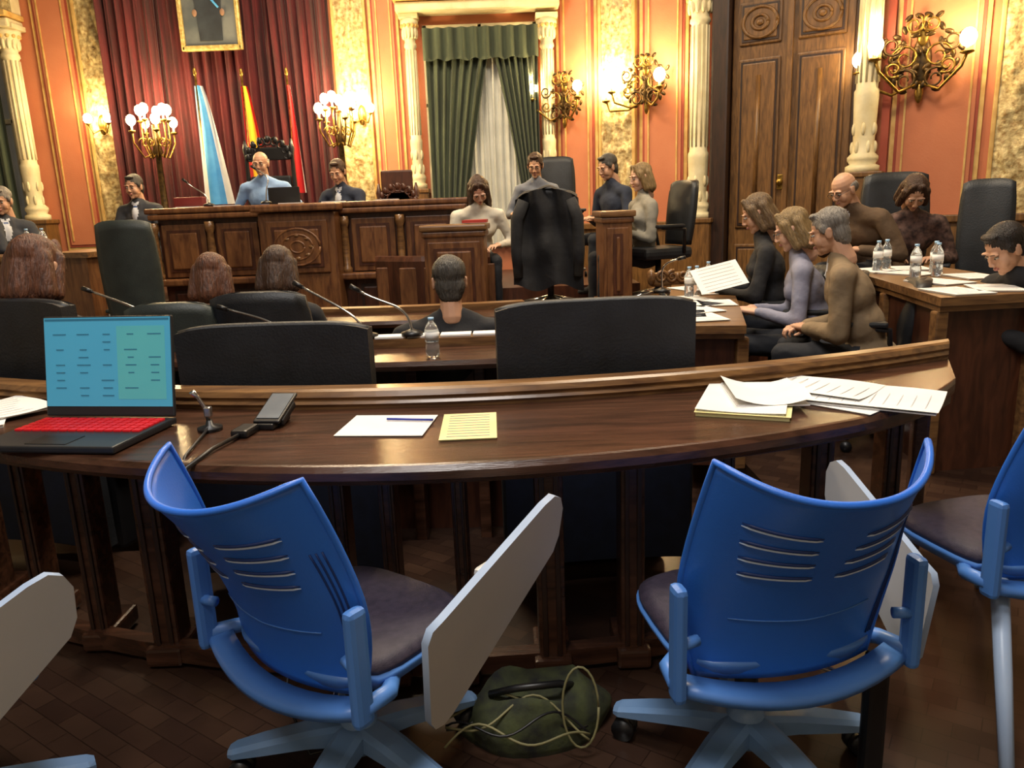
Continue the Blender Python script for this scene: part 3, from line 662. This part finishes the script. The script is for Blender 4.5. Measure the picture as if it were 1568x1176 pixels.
arcdesk('curved_bench_desk',-2.7,.5,lambda x:3.12+.12*(x+.2)**2,.34,.74,ZL,WOODN)
arcdesk('curved_bench_desk',-2.5,.15,lambda x:4.5+.1*(x+.6)**2,.34,.72,ZL,WOODN)
b=B()
for k in range(4):
    x=-.62+k*.15; b.prism([(x,3.475),(x+.14,3.475),(x+.14,3.56),(x,3.56)],.782,.79,PAPER)
b.obj('document_strip')
lectern('wooden_wing_desk',(-4.3,6.15),1.7,.5,1.13,ZL,.0)
b=B(); b.prism([(-3.45,5.9),(-3.1,5.75),(-3.05,6.1),(-3.4,6.4)],ZL,1.1,WOODD); b.prism([(-3.48,5.86),(-3.06,5.7),(-3.0,6.14),(-3.42,6.44)],1.1,1.14,WOODE); b.obj('wooden_pedestal_desk')
def polytable(name,poly,zt,z0,m,inset=.05):
    b=B(); c=Vector((sum(p[0] for p in poly)/len(poly),sum(p[1] for p in poly)/len(poly)))
    b.prism(poly,zt-.04,zt,m); 
    def sh(k): return [(c.x+(p[0]-c.x)*k,c.y+(p[1]-c.y)*k) for p in poly]
    b.prism(sh(.97),zt-.07,zt-.04,WOODE); b.prism(sh(.9),z0,zt-.07,WOODR)
    n=len(poly); q=sh(.92)
    for i in range(n):
        b.box((q[i][0],q[i][1],(z0+zt-.07)/2),(.06,.06,zt-.07-z0),WOODE,bev=.01)
    b.obj(name)
polytable('curved_side_table',[(.82,3.72),(1.14,3.66),(1.3,4.3),(1.47,5.0),(1.62,5.5),(1.45,5.75),(1.2,5.65),(1.05,5.0),(.92,4.3)],.75,0,WOODE)
polytable('side_desk',[(1.98,3.5),(2.5,3.55),(2.75,4.1),(2.8,5.1),(2.2,5.05),(2.1,4.3)],.87,0,WOODE)
b=B()
for k in range(4): spiral(b,(.0+.08*k,0,.0),.045,(1,0,0),1.6,WOODE,.014,t0=k*1.3)
b.box((.12,.03,-.02),(.4,.05,.1),WOODE,bev=.02); b.ell((-.08,0,.0),(.03,.04,.06),WOODE); b.obj('carved_table_crest',loc=(1.12,5.62,.81),rz=.1)
def sheet(b,cx,cy,z,w,h,rz,m=PAPER,t=.003,lines=0,curlh=.0):
    X=Matrix.Translation((cx,cy,z))@Matrix.Rotation(rz,4,'Z')
    def f(u,v): return Vector(((u-.5)*w,(v-.5)*h,t+.0008+curlh*((u-.5)*2)**2+curlh*.5*math.sin(v*5)*u))
    b.grid(f,8,8,m,X=X); b.box((0,0,t/2),(w*.97,h*.97,t),m,X=X)
    for k in range(lines):
        b.box((0,h*.4-h*.8*k/max(1,lines-1),t+.0018+curlh*.3),(w*.75,.0025,.0006),INK,X=X)
b=B()
for cx,cy,r in((1.0,3.95,.1),(1.05,4.25,.3),(1.22,4.5,-.1),(1.12,4.75,.2),(1.3,5.05,0),(1.25,5.3,.4),(.95,4.1,-.2),(1.1,4.5,.6)): sheet(b,cx,cy,.752,.2,.27,r,t=.004,lines=5)
b.obj('document_pile',fix=False)
b=B()
for cx,cy,r in((2.15,3.68,.1),(2.38,3.75,-.3),(2.3,4.1,.3),(2.6,4.3,0),(2.4,4.6,.5),(2.55,4.9,-.2),(2.3,4.85,.2)): sheet(b,cx,cy,.872,.21,.29,r,t=.006,lines=6)
b.obj('document_pile',fix=False)
b=B(); sheet(b,0,0,0,.3,.21,0,t=.002,lines=7); o=b.obj('held_document',loc=(1.3,4.75,.88),fix=False); o.rotation_euler=(.7,-.2,.1)
def bottle(x,y,z,h=.19,r=.03):
    b=B(); b.lathe((0,0,0),[(r*.8,0),(r,.01),(r,h*.3),(r*.9,h*.36),(r,h*.42),(r,h*.68),(r*.75,h*.8),(r*.36,h*.9),(r*.36,h*.94)],CLEAR,18)
    b.lathe((0,0,h*.93),[(r*.42,0),(r*.42,h*.07)],CAPB,14); b.lathe((0,0,h*.45),[(r*1.01,0),(r*1.01,h*.2)],PAPER,18)
    b.obj('water_bottle',loc=(x,y,z))
bottle(-.33,3.2,.741,.17)
for p in((1.14,4.85,.752),(1.2,4.9,.752),(1.35,5.2,.752),(2.45,4.4,.872),(2.52,4.55,.872),(2.3,4.35,.872),(2.3,4.8,.872),(2.4,4.9,.872),(-3.6,6.1,1.132),(-3.75,6.15,1.132)): bottle(*p)
def gmic(p0,p1,p2,p3):
    b=B(); P=[Vector(p) for p in(p0,p1,p2,p3)]; pts=[]
    for k in range(15):
        t=k/14; pts.append(P[0]*(1-t)**3+P[1]*3*t*(1-t)**2+P[2]*3*t*t*(1-t)+P[3]*t**3)
    b.tube([q-P[0] for q in pts],.006,CHROME,8); d=(pts[-1]-pts[-2]).normalized(); e=pts[-1]-P[0]
    b.tube([e,e+d*.05],[.011,.012],BLACKP,10); b.lathe((0,0,0),[(.05,0),(.05,.015),(.02,.025),(.01,.03)],BLACKP,14)
    b.obj('gooseneck_microphone',loc=p0)
gmic((-.45,3.5,.79),(-.45,3.5,.95),(-.55,3.5,.92),(-.68,3.52,1.0))
gmic((-.66,3.52,.785),(-.68,3.5,.9),(-.8,3.55,.93),(-.96,3.6,1.02))
gmic((-1.05,3.55,.79),(-1.05,3.55,.87),(-1.2,3.6,.89),(-1.32,3.6,.93))
gmic((-1.7,3.75,.79),(-1.7,3.75,.9),(-1.85,3.75,.95),(-2.05,3.8,1.02))
gmic((-2.2,7.3,1.46),(-2.2,7.3,1.7),(-2.1,7.35,1.66),(-2.3,7.4,1.78))
gmic((1.02,5.1,.76),(1.02,5.1,.9),(.98,5.05,.95),(1.1,5.0,.98))
gmic((-2.75,7.35,1.46),(-2.75,7.35,1.6),(-2.85,7.4,1.58),(-2.95,7.4,1.68))
b=B()
for x in(-2.95,-2.6,-2.0,-1.6,-1.1): sheet(b,x,7.4,1.452,.22,.15,.1,t=.01)
b.box((-2.1,7.55,1.53),(.3,.02,.16),BLACKP,bev=.005); b.box((-3.0,7.55,1.5),(.28,.1,.1),mat('red_box','#6a1c1a'),bev=.01); b.obj('dais_document_set',fix=False)
# ------------------------------------------------------------------ near curved desk
def yo(x): return 1.77+.19*(x+.2)**2+(.5*(x-.9)**2 if x>.9 else 0)
def yi(x): return 2.32+.13*(x+.2)**2
prs=[]
for k in range(61):
    x=-2.7+4.15*k/60; xi=x*1.1 if x>0 else x*1.02; prs.append((Vector((x,yo(x))),Vector((xi,yi(xi)))))
b=B(); rows=[]
for O,I in prs:
    d=(I-O).normalized(); r=[]
    for s,z in((.03,.695),(.0,.70),(-.012,.715),(-.012,.735),(.0,.748),(.01,.75)): q=O+d*s; r.append((q.x,q.y,z))
    q=I+d*.02; r+= [(q.x,q.y,.75),(q.x,q.y,.695)]; rows.append(r)
b.loft(rows,WOODN)
rows=[]
for O,I in prs:
    d=(I-O).normalized(); r=[]
    for s,z in((0,.65),(0,.758),(-.008,.768),(.004,.78),(-.004,.79),(.006,.806),(.02,.812),(.075,.812),(.09,.805),(.095,.78),(.085,.76),(.085,.65)): q=I+d*s; r.append((q.x,q.y,z))
    rows.append(r)
b.loft(rows,WOODE)
rows=[]
for O,I in prs[:56]:
    q=O+(I-O)*.42; rows.append([(q.x,q.y,.02),(q.x,q.y,.075),(q.x,q.y+.05,.075),(q.x,q.y+.05,.02)])
b.loft(rows,WOODN)
rows=[]
for O,I in prs:
    q=O+(I-O)*.3; rows.append([(q.x,q.y,.64),(q.x,q.y,.70),(q.x,q.y+.03,.70),(q.x,q.y+.03,.64)])
b.loft(rows,WOODN)
for x,w in((-2.2,.06),(-1.9,.06),(-1.62,.05),(-1.36,.06),(-1.1,.08),(-.5,.045),(-.36,.045),(-.16,.04),(.09,.08),(.33,.07),(.62,.045),(.95,.07),(1.3,.06)):
    y=yo(x)+.27; b.box((x,y,.35),(w,.1,.7),WOODN,bev=.01)
    for q in(-.25,.25): b.box((x+q*w,y-.052,.36),(w*.18,.012,.58),WOODDK,bev=.003)
    b.box((x,y+.02,.04),(w+.03,.2,.06),WOODN,bev=.01)
O,I=prs[-1]; d=I-O; 
b.box(((O.x+I.x)/2-.06,(O.y+I.y)/2+.06,.35),(.05,d.length*.75,.7),WOODN,rz=math.atan2(d.y,d.x)-pi/2,bev=.01)
b.obj('curved_council_desk')
# laptop
root=empty('open_laptop',(-1.22,2.26,.751),math.radians(-9)); root.scale=(1.12,1.1,1.1); b=B()
b.box((0,-.13,.011),(.38,.27,.018),LAPB,bev=.005)
for j in range(5):
    for i in range(14): b.box((-.165+i*.0254,-.035-j*.024,.0225),(.021,.019,.006),KEYR,bev=.002)
b.box((0,-.215,.0205),(.11,.07,.002),BLACKP,bev=0)
b.box((0,-.005,.012),(.34,.015,.015),BLACKP,bev=.005); b.obj('keyboard_base',root)
b=B(); b.box((0,0,.14),(.38,.01,.275),LAPB,bev=.004); b.box((0,-.0055,.152),(.372,.002,.244),SCREEN)
b.box((.1,-.0066,.15),(.14,.001,.2),SCRG)
for j in range(9):
    for i in range(5):
        if random.random()<.7: b.box((-.14+i*.07,-.0074,.06+j*.021),(.04*random.uniform(.4,1),.001,.0028),SCRL)
b.box((0,-.0068,.268),(.366,.001,.006),SCRL)
o=b.obj('screen_lid',root); o.location=(0,0,.02); o.rotation_euler=(math.radians(-10),0,0)
b=B(); sheet(b,-.36,2.12,.7505,.25,.21,-.12,t=.003,lines=0); 
X=Matrix.Translation((-.3,2.15,.757))@Matrix.Rotation(-.2,4,'Z'); b.tube([(-.07,0,.003),(.07,0,.003)],.0035,INKB,8,X=X); b.obj('white_note_paper',fix=False)
b=B(); sheet(b,-.125,2.08,.7505,.155,.26,0.02,PAPERY,t=.004,lines=9); b.obj('yellow_notepad',fix=False)
b=B()
sheet(b,.70,2.22,.7505,.26,.36,-.38,t=.012,m=PAPERY); sheet(b,.695,2.225,.763,.245,.345,-.38,t=.003,curlh=.004)
sheet(b,.76,2.26,.768,.21,.3,-.12,t=.003,curlh=.022); b.obj('open_notebook',fix=False)
b=B(); sheet(b,.97,2.24,.7505,.24,.33,.7,t=.003,lines=0); sheet(b,1.07,2.2,.756,.27,.36,.98,t=.003,lines=9,curlh=.006); sheet(b,.97,2.33,.7605,.22,.3,.8,t=.002,lines=7,curlh=.006); b.obj('printed_documents',fix=False)
b=B(); sheet(b,-1.74,2.35,.7505,.25,.33,.5,t=.01,lines=8); sheet(b,-1.68,2.45,.763,.22,.3,.9,t=.004,lines=8,curlh=.008); b.obj('printed_documents',fix=False)
root=empty('smartphone_on_stand',(-.7,2.2,.751),-.15); b=B()
b.box((0,0,.03),(.085,.1,.02),BLACKP,bev=.006,rot=Matrix.Rotation(.35,4,'X')); b.box((0,0,.046),(.08,.15,.01),BLACKP,bev=.004,rot=Matrix.Rotation(.35,4,'X')); b.box((0,-.0,.0525),(.068,.125,.002),mat('phone_glass','#5b6066','#777c80',rough=.15),rot=Matrix.Rotation(.35,4,'X'))
b.box((.0,-.02,.01),(.05,.12,.018),BLACKP,bev=.005); b.box((-.04,-.12,.012),(.05,.08,.022),BLACKP,bev=.008); b.obj('phone_body',root)
b=B(); b.tube([(-.04,-.16,.01),(-.05,-.28,.01),(-.05,-.41,-.0),(-.05,-.43,-.05),(-.04,-.4,-.2),(-.02,-.36,-.3)],.006,BLACKP,8); b.obj('phone_cable',root)
b=B(); b.lathe((0,0,0),[(.035,0),(.035,.01),(.012,.016),(.008,.03)],BLACKP,14); b.tube([(0,0,.02),(-.01,0,.07),(-.02,-.01,.1),(-.03,-.02,.12)],[.006,.006,.006,.009],CHROME,8)
b.box((0,0,.055),(.02,.02,.03),CHROME,bev=.004); b.tube([(0,0,.01),(.01,-.1,.006),(.03,-.25,.004),(.035,-.31,-.02),(.04,-.28,-.15),(.07,-.1,-.3)],.004,BLACKP,8); b.obj('desk_microphone',loc=(-.88,2.15,.751))
# ------------------------------------------------------------------ blue tablet chairs
def blue_chair(x,y,yaw,tab,style='star',support=False):
    root=empty('blue_tablet_chair',(x,y,0),math.radians(yaw))
    b=B(); NU,NV=40,30
    def W(v): return .196+.042*math.sin(min(1,v/.55)*pi/2)-.024*(max(0,v-.45)/.55)**1.3
    def P(a,v,off=0):
        z=.385+.455*v+ .05*abs(a)**2.6*v**3
        yb=-.195-.06*v-.15*v**2+.11*a*a*(.4+.6*v)+.03*abs(a)**5*v
        return Vector((a*W(v),yb+off,z))
    rows=[]
    for j in range(NV+1):
        v=j/NV; rows.append([P(i/NU*2-1,v) for i in range(NU+1)]+[P(1-i/NU*2,v,.012) for i in range(NU+1)])
    b.loft(rows,BLUEP,smooth=True)
    rim=[P(a,1,.006) for a in[-1+i/16 for i in range(33)]]
    b.tube([P(-1,v/12,.006) for v in range(13)]+rim[1:]+[P(1,1-v/12,.006) for v in range(1,13)],.0075,BLUEP,8)
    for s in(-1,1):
        for k in range(4):  # no openings cut: tubes on the shell imitate slot light and shade
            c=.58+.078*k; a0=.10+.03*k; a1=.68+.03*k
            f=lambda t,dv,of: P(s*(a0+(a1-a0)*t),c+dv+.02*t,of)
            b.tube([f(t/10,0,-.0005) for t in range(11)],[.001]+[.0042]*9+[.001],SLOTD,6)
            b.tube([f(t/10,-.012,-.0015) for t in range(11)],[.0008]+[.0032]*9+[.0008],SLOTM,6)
    for k in range(3):
        for s in (1,): b.tube([P(s*(.86+.035*k),.12+.62*t/14,-.001) for t in range(15)],.0022,SLOTD,6)
    b.tube([P(-1+i/12,.32+.03*abs(-1+i/12),-.001) for i in range(4,21)],.0015,BLUEL,6)
    b.obj('backrest',root)
    b=B()
    def ring(sx,sy,z,dy=0):
        r=[]
        for k in range(40):
            t=2*pi*k/40; c,s=math.cos(t),math.sin(t); e=.55
            r.append((sx*math.copysign(abs(c)**e,c),dy+sy*math.copysign(abs(s)**e,s),z+.012*(s<-.5)))
        return r
    b.loft([ring(.17,.15,.365,.01),ring(.215,.195,.38,.01),ring(.232,.21,.405,.015),ring(.232,.21,.415,.015)],BLUEL,smooth=True)
    b.loft([ring(.225,.203,.414,.015),ring(.228,.205,.43,.015),ring(.2,.185,.445,.015),ring(.1,.1,.44,.015)],SEATM,smooth=True)
    b.obj('seat',root)
    b=B()
    for s in(-1,1):
        b.box((s*.258,-.205,.50),(.027,.045,.25),BLUEL,bev=.0125); b.tube([(s*.258,-.2,.41),(s*.245,-.12,.395),(s*.16,-.02,.375)],[.018,.018,.02],BLUEL,10)
        b.tube([(s*.25,-.21,.50),(s*.215,-.2,.50)],.012,BLUEL,8)
    rows=[]
    for i in range(13):
        a=-1+i/6; yb=-.25+.05*a*a; z=.365+.03*a*a
        rows.append([(a*.25,yb-.008,z-.014),(a*.25,yb-.012,z+.002),(a*.25,yb-.004,z+.012),(a*.25,yb+.05,z+.012),(a*.25,yb+.05,z-.01)])
    b.loft(rows,BLUEL,smooth=True)
    b.obj('side_frame',root)
    b=B()
    if style=='star':
        b.cyl((0,0,.1),(0,0,.38),.028,.026,BLACKP); b.lathe((0,0,.09),[(.05,0),(.055,.04),(.04,.08),(.03,.1)],GREYB); b.box((0,0,.36),(.2,.22,.03),BLACKP,bev=.01); b.tube([(.03,-.05,.36),(.12,-.16,.35)],.007,CHROME,8)
        for k in range(5):
            a=2*pi*k/5-pi/2+.3; c,s=math.cos(a),math.sin(a); R=Matrix.Rotation(a,4,'Z'); rows=[]
            for t,w,zt,th in((.03,.038,.16,.05),(.12,.037,.145,.04),(.24,.033,.115,.03),(.31,.028,.095,.022),(.325,.018,.088,.016)):
                rows.append([R@Vector((t,-w,zt-th)),R@Vector((t,-w,zt-.008)),R@Vector((t,-w*.6,zt)),R@Vector((t,w*.6,zt)),R@Vector((t,w,zt-.008)),R@Vector((t,w,zt-th))])
            b.loft(rows,GREYB)
            for d in(-.014,.014):
                q=Vector((.3*c-s*d,.3*s+c*d,.03)); b.cyl(q-Vector((-s,c,0))*.009,q+Vector((-s,c,0))*.009,.029,.029,BLACKP,14)
    else:
        for sx in(-1,1):
            for sy in(-1,1): b.tube([(sx*.17,sy*.15,.38),(sx*.26,sy*.27,.2),(sx*.34,sy*.38,.015)],[.022,.02,.016],TABG,10); 
        b.box((0,0,.37),(.36,.34,.03),GREYB,bev=.01)
    if support: b.box((.22,-.16,.195),(.05,.03,.38),BLACKP,bev=.01)
    b.obj('base',root)
    if tab:
        b=B(); zs,ry,x0,y0=tab
        poly=[(-.205,.22),(-.195,.245),(-.165,.255),(.13,.375),(.165,.383),(.19,.37),(.205,.34),(.205,.275),(.19,.24),(-.11,.012),(-.135,.002),(-.16,.008),(-.175,.03)]
        T=Matrix.Translation((x0,y0,zs))@Matrix.Rotation(ry,4,'Y')
        vs=[(0,p[0],p[1]) for p in poly]+[(.016,p[0],p[1]) for p in poly]; m=len(poly)
        b.add(vs,[list(range(m)),list(range(m,2*m))[::-1]],TABW,False,T)
        b.add(vs,[[i,(i+1)%m,m+(i+1)%m,m+i] for i in range(m)],TABG,True,T)
        b.tube([(.2,.06,.40),(.25,.1,.46),(x0-.04,.12,zs+.16)],[.018,.02,.02],GREYB,10); b.box((x0-.03,.1,zs+.2),(.06,.08,.04),TABW,bev=.012); b.cyl((x0-.05,.1,zs+.19),(x0+.005,.1,zs+.19),.022,.022,TABG,14)
        b.obj('writing_tablet',root)
    return root
blue_chair(-.40,1.63,-36.4,(.395,.18,.39,.0))
blue_chair(.525,1.60,10,(.305,.0,.335,.04),support=True)
blue_chair(-1.31,1.43,-36,(.36,.12,.41,-.02))
blue_chair(1.35,1.97,14,None,'legs')
b=B()
rows=[]
for j in range(9):
    v=j/8; rows.append([Vector((.2*math.cos(a)*(1-.35*v*v)*(1+.1*math.sin(3*a+j*.6)),.13*math.sin(a)*(1-.35*v*v),.0+.12*v+.02*math.sin(a*3+1)*v)) for a in[2*pi*k/28 for k in range(28)]])
b.loft(rows,BAGM,smooth=True)
b.tube([(-.12,0,.11),(-.06,-.05,.15),(.05,-.06,.15),(.1,-.02,.11)],.01,BLACKP,8)
b.obj('dark_bag',loc=(.03,1.80,0),rz=.2)
b=B()
for k in range(5):
    pts=[]
    for t in range(22):
        u=t/21
        pts.append((-.2+.36*u,1.64+.03*math.sin(u*7+k*1.7)+.03*k,.06+.06*math.sin(u*pi)*(.6+.2*(k%3))+.02*math.sin(u*9+k)))
    b.tube(pts,.0032,CABLE if k%2==0 else BLACKP,6)
cp=[]
for t in range(24):
    a=t/23*2*pi; cp.append((.14+.045*math.cos(a),1.68+.02*math.sin(a),.13+.1*math.sin(a)))
b.tube(cp,.0032,CABLE,6)
b.tube([(-.62,1.9,.3),(-.63,1.8,.1),(-.55,1.7,.01),(-.4,1.75,.01)],.004,BLACKP,6)
b.obj('cable_tangle')
# ------------------------------------------------------------------ lights
def area(name,loc,size,power,col=(1,.86,.68),rot=(0,0,0)):
    l=bpy.data.lights.new(name,'AREA'); l.energy=power; l.color=col; l.size=size; l.shape='DISK'
    o=bpy.data.objects.new(name,l); COL.objects.link(o); o.location=loc; o.rotation_euler=rot
area('unseen_ceiling_light',(-1.5,6.6,5.8),1.8,300,(1,.8,.55))
area('unseen_ceiling_light',(1.6,4.6,5.8),1.6,240,(1,.84,.62))
area('unseen_ceiling_light',(-.4,.9,5.8),1.6,190,(1,.95,.9))
area('unseen_ceiling_light',(-1.2,-1.4,5.6),1.4,95,(1,.95,.9))  # added fill behind the camera for chair backs and front row, no fixture
w=bpy.data.worlds.new('World'); SC.world=w; w.use_nodes=True; w.node_tree.nodes['Background'].inputs[0].default_value=(.5,.42,.33,1); w.node_tree.nodes['Background'].inputs[1].default_value=.3
SC.view_settings.view_transform='Standard'
SC.view_settings.exposure=.08
# ------------------------------------------------------------------ camera
cd=bpy.data.cameras.new('camera'); cam=bpy.data.objects.new('camera',cd); COL.objects.link(cam)
cd.sensor_width=36; cd.lens=27; cd.clip_start=.05
cam.matrix_world=Matrix.Translation((0,0,1.35))@Matrix.Rotation(math.radians(77),4,'X')@Matrix.Rotation(-.038,4,'Z')
SC.camera=cam
